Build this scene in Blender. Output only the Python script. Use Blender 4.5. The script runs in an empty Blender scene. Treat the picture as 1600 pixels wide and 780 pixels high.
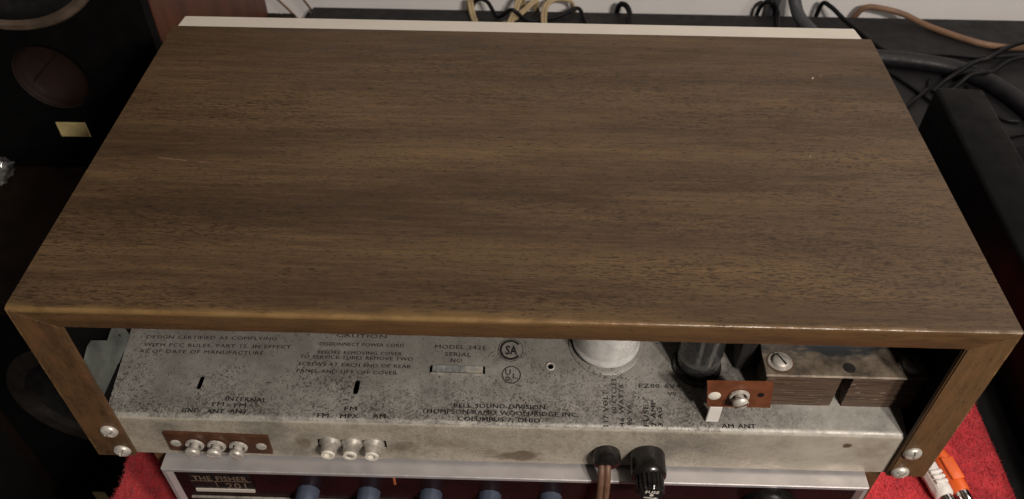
import bpy, bmesh, math, random
from mathutils import Vector, Matrix, noise
random.seed(7)
scene = bpy.context.scene
col = scene.collection
R = math.radians

# ------------------------------------------------------------------ camera
cam_d = bpy.data.cameras.new('camera')
cam = bpy.data.objects.new('camera', cam_d); col.objects.link(cam)
PITCH, YAW, ROLL = 0.78871, -0.02028, 0.00878
fw = Vector((math.sin(YAW)*math.cos(PITCH), math.cos(YAW)*math.cos(PITCH), -math.sin(PITCH)))
rt0 = fw.cross(Vector((0, 0, 1))).normalized(); up0 = rt0.cross(fw)
rt = rt0*math.cos(ROLL) + up0*math.sin(ROLL); up = -rt0*math.sin(ROLL) + up0*math.cos(ROLL)
M = Matrix((rt, up, -fw)).transposed().to_4x4(); M.translation = Vector((0.00528, -0.22033, 0.37816))
cam.matrix_world = M
cam_d.sensor_width = 36; cam_d.lens = 36*1302.4/1600
cam_d.clip_start = 0.01; cam_d.clip_end = 50
cam_d.dof.use_dof = True; cam_d.dof.focus_distance = 0.41; cam_d.dof.aperture_fstop = 20
scene.camera = cam

# ------------------------------------------------------------------ world and lamps
w = bpy.data.worlds.new('World'); scene.world = w; w.use_nodes = True
bg = w.node_tree.nodes['Background']
bg.inputs[0].default_value = (1.0, 0.87, 0.76, 1); bg.inputs[1].default_value = 0.03
def bulb(name, loc, power, radius):
    l = bpy.data.lights.new(name, 'POINT'); l.energy = power; l.shadow_soft_size = radius
    l.color = (1.0, 0.90, 0.80)
    o = bpy.data.objects.new(name, l); col.objects.link(o); o.location = loc
bulb('ceiling_bulb', (0.38, -0.62, 0.72), 17.0, 0.03)
bulb('ceiling_bulb', (0.50, -0.57, 0.72), 17.0, 0.03)
bulb('added_wall_fill', (1.05, 0.22, 1.15), 17.0, 0.05)  # added fill light with no known source, brightens the wall
scene.view_settings.view_transform = 'Standard'; scene.view_settings.look = 'None'
scene.view_settings.exposure = 0.38; scene.view_settings.gamma = 1.0

# ------------------------------------------------------------------ helpers: nodes
def lin(c):
    return tuple(((x/255)/12.92 if x/255 <= 0.04045 else ((x/255+0.055)/1.055)**2.4) for x in c) + (1,)
class G:
    """tiny wrapper to write node maths"""
    def __init__(s, name):
        s.m = bpy.data.materials.new(name); s.m.use_nodes = True
        s.t = s.m.node_tree; s.n = s.t.nodes; s.l = s.t.links
        s.b = s.n['Principled BSDF']; s.out = s.n['Material Output']
        s.tc = s.n.new('ShaderNodeTexCoord'); s.P = s.tc.outputs['Object']
        sx = s.n.new('ShaderNodeSeparateXYZ'); s.l.new(s.P, sx.inputs[0])
        s.x, s.y, s.z = sx.outputs
    def put(s, v, sock):
        if isinstance(v, bpy.types.NodeSocket): s.l.new(v, sock)
        else: sock.default_value = v
    def math(s, op, a, b=0.0, clamp=False):
        n = s.n.new('ShaderNodeMath'); n.operation = op; n.use_clamp = clamp
        s.put(a, n.inputs[0]); s.put(b, n.inputs[1]); return n.outputs[0]
    def add(s, a, b): return s.math('ADD', a, b)
    def mul(s, a, b): return s.math('MULTIPLY', a, b)
    def sub(s, a, b): return s.math('SUBTRACT', a, b)
    def maxi(s, a, b): return s.math('MAXIMUM', a, b)
    def step(s, v, lo, hi, a=0.0, b=1.0):
        n = s.n.new('ShaderNodeMapRange'); n.interpolation_type = 'SMOOTHSTEP'
        s.put(v, n.inputs[0]); n.inputs[1].default_value = lo; n.inputs[2].default_value = hi
        n.inputs[3].default_value = a; n.inputs[4].default_value = b; return n.outputs[0]
    def noise(s, scale, vec=(1, 1, 1), detail=4, rough=0.55, off=(0, 0, 0), dist=0.0):
        mp = s.n.new('ShaderNodeMapping'); mp.inputs['Scale'].default_value = vec; mp.inputs['Location'].default_value = off
        s.l.new(s.P, mp.inputs[0])
        n = s.n.new('ShaderNodeTexNoise'); n.inputs['Scale'].default_value = scale
        n.inputs['Detail'].default_value = detail; n.inputs['Roughness'].default_value = rough
        n.inputs['Distortion'].default_value = dist
        s.l.new(mp.outputs[0], n.inputs['Vector']); return n.outputs['Fac']
    def ramp(s, f, stops):
        n = s.n.new('ShaderNodeValToRGB'); e = n.color_ramp.elements
        while len(e) < len(stops): e.new(0.5)
        for k, (p, c) in enumerate(stops): e[k].position = p; e[k].color = c if len(c) == 4 else c+(1,)
        s.put(f, n.inputs[0]); return n.outputs[0]
    def mix(s, f, a, b, mode='MIX'):
        n = s.n.new('ShaderNodeMix'); n.data_type = 'RGBA'; n.blend_type = mode
        s.put(f, n.inputs[0]); s.put(a, n.inputs[6]); s.put(b, n.inputs[7]); return n.outputs[2]
    def bump(s, h, strength=0.3, dist=0.001):
        n = s.n.new('ShaderNodeBump'); n.inputs['Strength'].default_value = strength; n.inputs['Distance'].default_value = dist
        s.put(h, n.inputs['Height']); s.l.new(n.outputs[0], s.b.inputs['Normal'])
    def seg(s, ax, ay, bx, by, r):
        """1 inside a capsule from a to b in the x-y plane"""
        L = math.hypot(bx-ax, by-ay); ux, uy = (bx-ax)/L, (by-ay)/L
        dx = s.sub(s.x, ax); dy = s.sub(s.y, ay)
        t = s.add(s.mul(dx, ux), s.mul(dy, uy)); d = s.math('ABSOLUTE', s.add(s.mul(dx, -uy), s.mul(dy, ux)))
        inside = s.mul(s.step(t, 0, 0.002), s.step(t, L-0.002, L, 1, 0))
        return s.mul(inside, s.step(d, r*0.4, r, 1, 0))
    def set(s, base=None, rough=None, metal=None, spec=None, **k):
        if base is not None: s.put(base, s.b.inputs['Base Color'])
        if rough is not None: s.put(rough, s.b.inputs['Roughness'])
        if metal is not None: s.put(metal, s.b.inputs['Metallic'])
        if spec is not None: s.put(spec, s.b.inputs['Specular IOR Level'])
        for kk, v in k.items(): s.put(v, s.b.inputs[kk.replace('_', ' ')])
        return s.m
H, W, D, TS, TT = 0.11444, 0.42, 0.2268, 0.01909, 0.01121

def simple(name, c, rough=0.5, metal=0.0, spec=0.5, var=0.25, scale=120, bump=0.0, **k):
    g = G(name); n = g.noise(scale, detail=5); c = tuple(c[:3])
    g.set(g.ramp(n, [(0.3, tuple(x*(1-var) for x in c)), (0.7, tuple(min(1, x*(1+var)) for x in c))]),
          g.step(g.noise(scale*2.3), 0.3, 0.7, max(0.02, rough-0.08), min(1, rough+0.1)), metal, spec, **k)
    if bump: g.bump(n, bump, 0.0006)
    return g.m

def wood_veneer(name, axis, edge=False):
    g = G(name)
    st = {'x': (1, 14, 14), 'y': (14, 1, 14), 'z': (14, 14, 1)}[axis]
    st2 = {'x': (1, 7, 7), 'y': (7, 1, 7), 'z': (7, 7, 1)}[axis]
    sh = lambda k: {'x': (1, k, k), 'y': (k, 1, k), 'z': (k, k, 1)}[axis]
    bands = g.noise(3.2, sh(13), 4, 0.6, dist=0.3)
    fine = g.noise(22, sh(16), 6, 0.7, off=(3, 1, 2), dist=0.15)
    fibre = g.noise(70, sh(16), 4, 0.75, off=(2, 6, 1))
    broad = g.noise(6, sh(5), 2, 0.5, off=(1, 7, 2))
    c = g.add(g.add(g.mul(bands, 0.36), g.mul(fine, 0.27)), g.add(g.mul(broad, 0.12), g.mul(fibre, 0.25)))
    colr = g.ramp(c, [(0.35, (0.032, 0.0188, 0.0097)), (0.46, (0.060, 0.0365, 0.0186)), (0.55, (0.094, 0.0580, 0.0282)), (0.66, (0.152, 0.0945, 0.0435))])
    # short dark pores, two lengths, crowding in some bands
    den = g.step(g.noise(5, sh(6), 2, 0.5, off=(9, 3, 3)), 0.35, 0.65, -0.02, 0.05)
    po = g.noise(190, sh(7), 2, 0.5, off=(5, 2, 9)); po2 = g.noise(420, sh(5), 2, 0.5, off=(1, 8, 4))
    pore = g.maxi(g.mul(g.step(g.sub(po, den), 0.40, 0.32), 0.80), g.mul(g.step(g.sub(po2, den), 0.41, 0.34), 0.65))
    colr = g.mix(pore, colr, (0.017, 0.0095, 0.0055, 1))
    if edge:   # reddish stained solid edging
        colr = g.mix(g.step(g.noise(48, sh(2.5), 5, 0.65, off=(7, 7, 3)), 0.32, 0.68, 0.12, 0.68), colr, (0.160, 0.080, 0.035, 1))
        chip = g.mul(g.step(g.math('ABSOLUTE', g.x), W/2-0.0016, W/2-0.0004), g.step(g.noise(85, (1, 1, 1), 4, 0.7, off=(4, 4, 1)), 0.46, 0.60))
        colr = g.mix(g.mul(chip, 0.7), colr, (0.30, 0.19, 0.085, 1))
    if axis == 'x' and not edge:
        front = g.math('LESS_THAN', g.y, 0.0012)
        colr = g.mix(g.mul(front, g.step(g.noise(40, sh(6), 5, 0.65, off=(7, 7, 3)), 0.32, 0.68, 0.2, 0.7)), colr, (0.145, 0.076, 0.032, 1))
        wob = g.mul(g.sub(g.noise(26, (1, 3, 3), 4, 0.6), 0.5), 0.012)
        dist = g.add(g.y, wob)
        lr = g.step(g.x, -0.03, 0.10, 1.0, 0.12)
        near = g.mul(g.step(dist, 0.0008, 0.0048, 1, 0), g.math('GREATER_THAN', g.z, H-0.0018))
        colr = g.mix(g.mul(g.mul(near, lr), 0.42), colr, (0.21, 0.130, 0.050, 1))
        rim = g.mul(g.step(g.z, H-0.0024, H-0.0006), g.step(g.y, 0.0010, 0.0024, 1, 0))
        rimn = g.mul(rim, g.step(g.noise(60, (1, 1, 1), 4, 0.7, off=(2, 2, 2)), 0.42, 0.56))
        colr = g.mix(g.mul(rimn, g.step(g.x, -0.02, 0.12, 0.4, 0.25)), colr, (0.23, 0.145, 0.058, 1))
        # scratches and specks that the lid carries
        sc = g.mul(g.seg(-0.183, 0.1012, -0.149, 0.0968, 0.0005), g.step(g.noise(160, (1, 1, 1), 3), 0.38, 0.55))
        sp = g.maxi(g.seg(0.1645, 0.1817, 0.1665, 0.1842, 0.00045), g.seg(0.1700, 0.1852, 0.1712, 0.1868, 0.00035))
        sp = g.maxi(sp, g.seg(0.1478, 0.112, 0.149, 0.1135, 0.0005)); sp = g.maxi(sp, g.seg(0.1905, 0.0640, 0.1912, 0.0652, 0.0005))
        colr = g.mix(g.mul(sc, 0.6), colr, (0.22, 0.135, 0.085, 1))
        colr = g.mix(sp, colr, (0.75, 0.66, 0.5, 1))
    rough = g.step(g.noise(30, (1, 2, 2), 5, 0.65), 0.3, 0.7, 0.38, 0.55)
    spec = 0.27
    if axis == 'x' and not edge:   # handled edge rubbed glossy along the right half
        pol = g.mul(rim, g.mul(g.step(g.x, -0.04, 0.06), g.step(g.noise(45, (1, 1, 1), 4, 0.7, off=(6, 2, 2)), 0.36, 0.55)))
        rough = g.sub(rough, g.mul(pol, 0.22)); spec = g.step(pol, 0.0, 1.0, 0.25, 0.8)
    g.set(colr, rough, 0, spec)
    g.bump(g.add(g.mul(pore, -0.6), g.mul(fine, 0.6)), 0.16, 0.0004)
    return g.m

def chassis_metal():
    g = G('tarnished_plated_steel')
    big = g.noise(22, (1, 1.3, 1.3), 5, 0.62); mid = g.noise(120, detail=5, rough=0.7)
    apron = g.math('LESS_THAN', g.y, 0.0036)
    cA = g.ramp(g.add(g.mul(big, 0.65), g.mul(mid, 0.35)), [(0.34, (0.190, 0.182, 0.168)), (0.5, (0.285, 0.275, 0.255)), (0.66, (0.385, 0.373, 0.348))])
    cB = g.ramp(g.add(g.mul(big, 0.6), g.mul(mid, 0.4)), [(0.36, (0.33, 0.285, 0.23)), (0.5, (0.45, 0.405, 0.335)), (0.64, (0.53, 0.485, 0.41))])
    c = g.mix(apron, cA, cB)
    # dirt and lid shade painted together, thinning to bare metal at the right end
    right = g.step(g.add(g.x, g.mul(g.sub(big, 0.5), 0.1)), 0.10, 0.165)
    grime_shade = g.mul(g.step(g.add(big, g.mul(g.y, 4.0)), 0.48, 0.72), g.sub(1.0, right))
    c = g.mix(g.mul(grime_shade, 0.6), c, (0.085, 0.078, 0.067, 1))
    # corrosion pits, two sizes, crowding towards the bend
    bend = g.step(g.math('ABSOLUTE', g.sub(g.y, 0.0055)), 0.0, 0.014, 0.045, 0.0)
    s1 = g.add(g.noise(1000, detail=2, rough=0.4), bend); s2 = g.add(g.noise(520, detail=2, rough=0.5, off=(3, 3, 3)), g.mul(bend, 0.8))
    patch = g.step(g.noise(28, detail=3, off=(8, 1, 1)), 0.38, 0.62, -0.015, 0.048)
    patch = g.sub(patch, g.step(g.y, 0.012, 0.040, 0.0, 0.055))
    keep = g.sub(1.0, g.mul(right, 0.85)); keep = g.mul(keep, g.step(apron, 0, 1, 1.0, 0.35))
    pit = g.mul(g.maxi(g.step(g.add(s1, patch), 0.575, 0.65), g.mul(g.step(g.add(s2, patch), 0.625, 0.69), 0.9)), keep)
    soft = g.mul(g.step(g.add(g.noise(340, detail=4, rough=0.65, off=(5, 5, 5)), g.add(bend, patch)), 0.50, 0.66), keep)
    c = g.mix(g.mul(soft, 0.35), c, (0.075, 0.062, 0.050, 1))
    c = g.mix(g.mul(pit, g.step(g.noise(75, detail=3, off=(1, 9, 1)), 0.35, 0.65, 0.40, 0.80)), c, (0.032, 0.026, 0.020, 1))
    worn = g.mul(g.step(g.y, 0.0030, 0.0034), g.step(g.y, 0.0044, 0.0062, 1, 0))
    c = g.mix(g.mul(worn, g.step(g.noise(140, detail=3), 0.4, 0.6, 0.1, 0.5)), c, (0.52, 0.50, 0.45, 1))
    # brown rust stains low on the apron
    def blot(x, z, rx, rz, k):
        dx = g.mul(g.sub(g.x, x), 1/rx); dz = g.mul(g.sub(g.z, z), 1/rz)
        d = g.math('SQRT', g.add(g.mul(dx, dx), g.mul(dz, dz)))
        return g.mul(g.step(g.add(d, g.mul(g.sub(g.noise(90, detail=4, off=(x*50, 0, 0)), 0.5), 2.2)), 1.1, 0.4), k)
    st = g.maxi(blot(0.003, 0.005, 0.016, 0.005, 0.75), g.maxi(blot(0.1655, 0.0225, 0.0022, 0.0018, 0.95), blot(-0.056, 0.010, 0.010, 0.006, 0.5)))
    st = g.maxi(st, g.maxi(blot(0.0065, 0.0088, 0.004, 0.0016, 0.8), blot(-0.103, 0.012, 0.004, 0.006, 0.5)))
    st = g.mul(st, apron)
    c = g.mix(st, c, (0.10, 0.062, 0.034, 1))
    rough = g.step(mid, 0.3, 0.7, 0.42, 0.62)
    g.set(c, rough, 0.22, 0.45)
    g.bump(g.add(g.mul(mid, 0.5), g.mul(pit, -0.8)), 0.22, 0.0004)
    return g.m

def lettering_mat(name, c, wear=0.5, sc=420):
    g = G(name)
    tr = g.n.new('ShaderNodeBsdfTransparent'); ms = g.n.new('ShaderNodeMixShader')
    g.put(g.step(g.noise(sc, detail=3, rough=0.6), 0.50-0.12*wear-0.06, 0.50-0.12*wear+0.05), ms.inputs[0])
    g.set(c, 0.6, 0, 0.3)
    g.l.new(tr.outputs[0], ms.inputs[1]); g.l.new(g.b.outputs[0], ms.inputs[2]); g.l.new(ms.outputs[0], g.out.inputs[0])
    return g.m

MT = {}
MT['veneer'] = wood_veneer('walnut_veneer', 'x')
MT['side'] = wood_veneer('walnut_side', 'z', True)
MT['chassis'] = chassis_metal()
MT['ink'] = lettering_mat('black_print', (0.009, 0.008, 0.008, 1), 2.0)
MT['faded'] = lettering_mat('faded_black_print', (0.018, 0.016, 0.015, 1), 1.35, 560)
MT['white_ink'] = lettering_mat('white_print', (0.8, 0.78, 0.72, 1), 1.2)
MT['nickel'] = simple('nickel_screw', (0.60, 0.57, 0.52), 0.42, 0.45, 0.5, 0.3, 300, 0.2)
MT['tin'] = simple('dull_tin', (0.38, 0.355, 0.32), 0.45, 0.35, 0.5, 0.35, 260, 0.2)
MT['alu'] = simple('brushed_aluminium', (0.56, 0.54, 0.55), 0.40, 0.55, 0.5, 0.1, 60)
MT['can'] = simple('capacitor_aluminium', (0.70, 0.695, 0.685), 0.24, 0.35, 0.5, 0.15, 200, 0.1)
MT['phenolic'] = simple('brown_phenolic', (0.075, 0.030, 0.015), 0.5, 0, 0.4, 0.3, 150)
MT['phenolic_red'] = simple('red_brown_phenolic', (0.15, 0.050, 0.022), 0.45, 0, 0.45, 0.3, 150)
MT['bakelite'] = simple('black_bakelite', (0.011, 0.010, 0.010), 0.26, 0, 0.5, 0.4, 220)
MT['blackmetal'] = simple('black_enamel', (0.016, 0.015, 0.015), 0.5, 0, 0.5, 0.5, 90, 0.2)
MT['cordbrown'] = simple('brown_rubber_cord', (0.150, 0.082, 0.052), 0.5, 0, 0.4, 0.25, 160)
MT['nylon'] = simple('white_insulator', (0.72, 0.68, 0.60), 0.4, 0, 0.5, 0.1, 200)
MT['cream'] = simple('cream_paint', (0.54, 0.50, 0.445), 0.55, 0, 0.4, 0.035, 40, 0.05)
MT['bracket'] = simple('galvanised_bracket', (0.155, 0.170, 0.155), 0.45, 0.4, 0.5, 0.4, 70)
MT['maroon'] = simple('maroon_dial_glass', (0.013, 0.0040, 0.0045), 0.3, 0, 0.25, 0.1, 30)
MT['blueknob'] = simple('blue_anodised_knob', (0.075, 0.092, 0.140), 0.5, 0.3, 0.5, 0.15, 140)
MT['chrome'] = simple('chrome', (0.75, 0.74, 0.74), 0.16, 1.0, 0.5, 0.05, 60)
MT['casewood'] = wood_veneer('receiver_case_wood', 'y', True)
MT['gold'] = simple('gold_print', (0.16, 0.115, 0.085), 0.5, 0, 0.4, 0.2, 300)
MT['pointer_orange'] = simple('orange_pointer', (0.32, 0.10, 0.04), 0.5, 0, 0.4, 0.1, 300)  # plain orange colour of the dial pointer
MT['white_plastic'] = simple('white_plastic', (0.74, 0.71, 0.68), 0.4, 0, 0.5, 0.06, 90)
MT['orange_plastic'] = simple('orange_plastic', (0.72, 0.115, 0.018), 0.4, 0, 0.5, 0.1, 90)
MT['table'] = simple('black_laminate', (0.014, 0.0135, 0.015), 0.55, 0, 0.2, 0.25, 35, 0.06)
MT['wall'] = simple('white_wall_paint', (0.82, 0.80, 0.80), 0.7, 0, 0.3, 0.025, 25, 0.12)
MT['floor'] = simple('dark_floor', (0.012, 0.010, 0.010), 0.6, 0, 0.3, 0.4, 10)
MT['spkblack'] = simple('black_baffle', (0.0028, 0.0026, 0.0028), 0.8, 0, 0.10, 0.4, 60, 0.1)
MT['cone'] = simple('dark_paper_cone', (0.010, 0.009, 0.010), 0.8, 0, 0.2, 0.4, 120, 0.3)
MT['ring'] = simple('grey_woofer_ring', (0.024, 0.020, 0.018), 0.5, 0, 0.4, 0.3, 80)
MT['rimtan'] = simple('worn_woofer_rim', (0.085, 0.062, 0.046), 0.35, 0, 0.5, 0.6, 40)
MT['portbrown'] = simple('brown_port_inside', (0.017, 0.0085, 0.006), 0.7, 0, 0.2, 0.4, 25)
MT['yellow'] = simple('yellow_label', (0.86, 0.70, 0.33), 0.5, 0, 0.4, 0.18, 90)
MT['blackcable'] = simple('black_cable', (0.005, 0.005, 0.006), 0.48, 0, 0.2, 0.3, 90)
MT['hose'] = simple('black_hose', (0.008, 0.008, 0.010), 0.5, 0, 0.35, 0.3, 90)
MT['greycable'] = simple('grey_cable', (0.05, 0.052, 0.06), 0.5, 0, 0.4, 0.2, 90)
MT['beigecable'] = simple('beige_zip_cord', (0.40, 0.31, 0.18), 0.5, 0, 0.4, 0.2, 60)
MT['browncable'] = simple('tan_brown_cord', (0.20, 0.115, 0.07), 0.55, 0, 0.4, 0.2, 60)
MT['matteblack'] = simple('matte_black_plastic', (0.0014, 0.0015, 0.0018), 0.45, 0, 0.06, 0.1, 20)
g = G('mahogany_speaker_side'); n_ = g.noise(5, (8, 8, 1), 4, 0.6)
MT['spkwood'] = g.set(g.ramp(n_, [(0.35, (0.050, 0.0145, 0.0075)), (0.65, (0.100, 0.033, 0.016))]), 0.45, 0, 0.4)
g = G('dark_stained_wood'); n_ = g.noise(5, (8, 8, 1), 4, 0.6)
MT['darkwood'] = g.set(g.ramp(n_, [(0.35, (0.007, 0.004, 0.003)), (0.65, (0.016, 0.008, 0.005))]), 0.6, 0, 0.2)
g = G('lamination_steel'); n_ = g.noise(1100, (0.03, 0.03, 1), 3, 0.7); n2 = g.noise(420, (0.35, 0.35, 2.5), 3, 0.6)
MT['lam'] = g.set(g.mix(g.mul(g.step(n2, 0.62, 0.72), 0.6), g.ramp(n_, [(0.35, (0.062, 0.038, 0.027)), (0.65, (0.150, 0.098, 0.068))]), (0.42, 0.36, 0.30, 1)), 0.5, 0.3, 0.5)
g = G('stained_transformer_flange'); n_ = g.noise(55, detail=6, rough=0.7); n2 = g.noise(30, (1, 2.5, 1), 4, 0.6, off=(4, 1, 1))
cc = g.ramp(n_, [(0.35, (0.070, 0.054, 0.040)), (0.6, (0.27, 0.22, 0.17))])
MT['flange'] = g.set(g.mix(g.step(g.add(n2, g.mul(g.sub(g.y, 0.027), 22.0)), 0.5, 0.66), cc, (0.032, 0.036, 0.040, 1)), 0.42, 0.4, 0.5)
g = G('red_fleece'); n_ = g.noise(60, detail=6, rough=0.7); n2 = g.noise(900, detail=2)
MT['cloth'] = g.set(g.ramp(g.add(g.mul(n_, 0.6), g.mul(n2, 0.4)), [(0.35, (0.33, 0.015, 0.024)), (0.65, (0.72, 0.052, 0.064))]), 0.9, 0, 0.1)
g.b.inputs['Sheen Weight'].default_value = 0.35; g.bump(n2, 0.6, 0.0015)
g = G('clear_tube_glass')
MT['glass'] = g.set((0.38, 0.39, 0.39, 1), 0.02, 0, 0.5, Transmission_Weight=0.93, IOR=1.45)
g = G('serial_plate_metal'); n_ = g.noise(220, detail=5, rough=0.75); n2 = g.noise(90, (1, 2, 1), 3, 0.6, off=(3, 0, 0))
MT['serial'] = g.set(g.mix(g.step(n2, 0.5, 0.6), g.ramp(n_, [(0.35, (0.10, 0.11, 0.115)), (0.65, (0.30, 0.305, 0.30))]), (0.36, 0.33, 0.28, 1)), 0.5, 0.3)
g = G('grimy_clear_film'); n_ = g.noise(160, detail=5)
MT['foil'] = g.set(g.ramp(n_, [(0.4, (0.3, 0.3, 0.32)), (0.6, (0.85, 0.85, 0.84))]), 0.15, 0.9)

# ------------------------------------------------------------------ helpers: objects
def tag(o, label, cat, group=None, kind=None):
    if label: o['label'] = label
    if cat: o['category'] = cat
    if group: o['group'] = group
    if kind: o['kind'] = kind
    return o
def thing(name, loc, label, cat, group=None):
    e = bpy.data.objects.new(name, None); col.objects.link(e); e.location = loc; e.empty_display_size = 0.02
    return tag(e, label, cat, group)
def world_loc(o):
    v = Vector(o.location)
    while o.parent: o = o.parent; v = v + o.location
    return v
def adopt(o, parent):
    if parent is not None:
        o.parent = parent
        o.matrix_parent_inverse = Matrix.Translation(-EMP.get(parent.name, Vector((0, 0, 0))))
    return o
EMP = {}
def root(name, loc, label, cat, group=None):
    e = thing(name, loc, label, cat, group); EMP[e.name] = Vector(loc); return e
def obj(name, me, mat, parent=None, smooth=None):
    """me: a Mesh or BMesh whose coordinates are world coordinates"""
    if isinstance(me, bmesh.types.BMesh):
        m2 = bpy.data.meshes.new(name); bmesh.ops.recalc_face_normals(me, faces=me.faces[:]); me.to_mesh(m2); me.free(); me = m2
    me.materials.clear(); me.materials.append(MT[mat])
    if smooth is not None:
        for p in me.polygons: p.use_smooth = True
        if smooth < 180: me.set_sharp_from_angle(angle=R(smooth))
    o = bpy.data.objects.new(name, me); col.objects.link(o)
    return adopt(o, parent)
def hexa(bm, pts):
    v = [bm.verts.new(p) for p in pts]
    for f in ((0, 3, 2, 1), (4, 5, 6, 7), (0, 1, 5, 4), (1, 2, 6, 5), (2, 3, 7, 6), (3, 0, 4, 7)): bm.faces.new([v[i] for i in f])
    return v
def box(x0, x1, y0, y1, z0, z1, bev=0.0, seg=2, bm=None, rotz=0.0):
    own = bmesh.new()
    hexa(own, [(x0, y0, z0), (x1, y0, z0), (x1, y1, z0), (x0, y1, z0), (x0, y0, z1), (x1, y0, z1), (x1, y1, z1), (x0, y1, z1)])
    if bev: bmesh.ops.bevel(own, geom=own.edges[:], offset=bev, segments=seg, profile=0.5, affect='EDGES')
    if rotz:
        c = Vector(((x0+x1)/2, (y0+y1)/2, 0)); bmesh.ops.rotate(own, verts=own.verts[:], cent=c, matrix=Matrix.Rotation(rotz, 3, 'Z'))
    if bm is None: return own
    t = bpy.data.meshes.new('t'); own.to_mesh(t); own.free(); bm.from_mesh(t); bpy.data.meshes.remove(t); return bm
def lathe(origin, axis, prof, n=32, bm=None, cap=True):
    """prof: list of (r, h) along axis from origin"""
    bm = bm or bmesh.new(); a = Vector(axis).normalized()
    u = a.orthogonal().normalized(); v = a.cross(u); o = Vector(origin); rings = []
    for r, h in prof:
        if r < 1e-7: rings.append([bm.verts.new(o+a*h)])
        else: rings.append([bm.verts.new(o+a*h+(u*math.cos(2*math.pi*k/n)+v*math.sin(2*math.pi*k/n))*r) for k in range(n)])
    for p, q in zip(rings[:-1], rings[1:]):
        for k in range(n):
            j = (k+1) % n
            if len(p) == 1 and len(q) == 1: continue
            if len(p) == 1: bm.faces.new((p[0], q[k], q[j]))
            elif len(q) == 1: bm.faces.new((p[k], p[j], q[0]))
            else: bm.faces.new((p[k], p[j], q[j], q[k]))
    if cap:
        for rg in (rings[0], rings[-1]):
            if len(rg) > 1: bm.faces.new(rg)
    return bm
def spline(pts, n=10):
    P = [Vector(p) for p in pts]; P = [2*P[0]-P[1]] + P + [2*P[-1]-P[-2]]; out = []
    for i in range(1, len(P)-2):
        a, b, c, d = P[i-1:i+3]
        for k in range(n):
            t = k/n
            out.append(0.5*((2*b)+(c-a)*t+(2*a-5*b+4*c-d)*t*t+(3*b-a-3*c+d)*t**3))
    out.append(P[-2]); return out
def tube(pts, r, n=10, bm=None, rr=None):
    bm = bm or bmesh.new(); rings = []; prev = None
    for i, p in enumerate(pts):
        t = (pts[min(i+1, len(pts)-1)]-pts[max(i-1, 0)]).normalized()
        u = (prev - t*prev.dot(t)).normalized() if prev is not None else t.orthogonal().normalized()
        prev = u; v = t.cross(u); q = rr(i/len(pts)) if rr else r
        rings.append([bm.verts.new(p+(u*math.cos(2*math.pi*k/n)+v*math.sin(2*math.pi*k/n))*q) for k in range(n)])
    for a, b in zip(rings[:-1], rings[1:]):
        for k in range(n): bm.faces.new((a[k], a[(k+1) % n], b[(k+1) % n], b[k]))
    bm.faces.new(rings[0]); bm.faces.new(rings[-1]); return bm
def prism(poly, axis, a, b, bm=None):
    """extrude a 2-D polygon; axis 'y': poly is (x,z); 'x': poly is (y,z); 'z': poly is (x,y)"""
    bm = bm or bmesh.new()
    f = {'y': lambda p, h: (p[0], h, p[1]), 'x': lambda p, h: (h, p[0], p[1]), 'z': lambda p, h: (p[0], p[1], h)}[axis]
    A = [bm.verts.new(f(p, a)) for p in poly]; B = [bm.verts.new(f(p, b)) for p in poly]
    bm.faces.new(A); bm.faces.new(B)
    for k in range(len(poly)): j = (k+1) % len(poly); bm.faces.new((A[k], A[j], B[j], B[k]))
    return bm
def text_mesh(txt, width, height=None, bold=0.0):
    cu = bpy.data.curves.new('t', 'FONT'); cu.body = txt; cu.size = 1; cu.resolution_u = 2; cu.offset = bold; cu.space_character = 1.08; cu.space_word = 1.25
    o = bpy.data.objects.new('t', cu); col.objects.link(o)
    dg = bpy.context.evaluated_depsgraph_get(); me = bpy.data.meshes.new_from_object(o.evaluated_get(dg))
    bpy.data.objects.remove(o); bpy.data.curves.remove(cu)
    xs = [v.co.x for v in me.vertices]; x0, x1 = min(xs), max(xs); sx = width/(x1-x0); sy = height/0.73 if height else sx
    for v in me.vertices: v.co = Vector(((v.co.x-x0)*sx, v.co.y*sy, 0))
    return me
def text(name, txt, p, ux, uy, width, height, mat, parent, bold=0.0):
    me = text_mesh(txt, width, height, bold); p, ux, uy = Vector(p), Vector(ux), Vector(uy)
    for v in me.vertices: v.co = p + ux*v.co.x + uy*v.co.y
    return obj(name, me, mat, parent)
def evaluated(o):
    dg = bpy.context.evaluated_depsgraph_get(); return bpy.data.meshes.new_from_object(o.evaluated_get(dg))

TZ = -0.132     # table top
# ------------------------------------------------------------------ the setting
fl = obj('floor', box(-1.6, 1.6, -1.2, 0.72, -0.78, -0.76), 'floor'); fl['kind'] = 'structure'
wl = obj('wall', box(-1.6, 1.6, 0.716, 0.80, -0.76, 1.3), 'wall'); wl['kind'] = 'structure'

tb = root('table', (0.25, 0.3, -0.76), 'black laminate table under the red cloth and the cables', 'table')
obj('table_top', box(-0.257, 0.80, -0.10, 0.693, TZ-0.03, TZ, 0.002), 'table', tb)
for x in (-0.235, 0.775):
    for y in (-0.08, 0.67): obj('leg', box(x-0.02, x+0.02, y-0.018, y+0.018, -0.76, TZ-0.0302, 0.002), 'table', tb)

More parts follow.
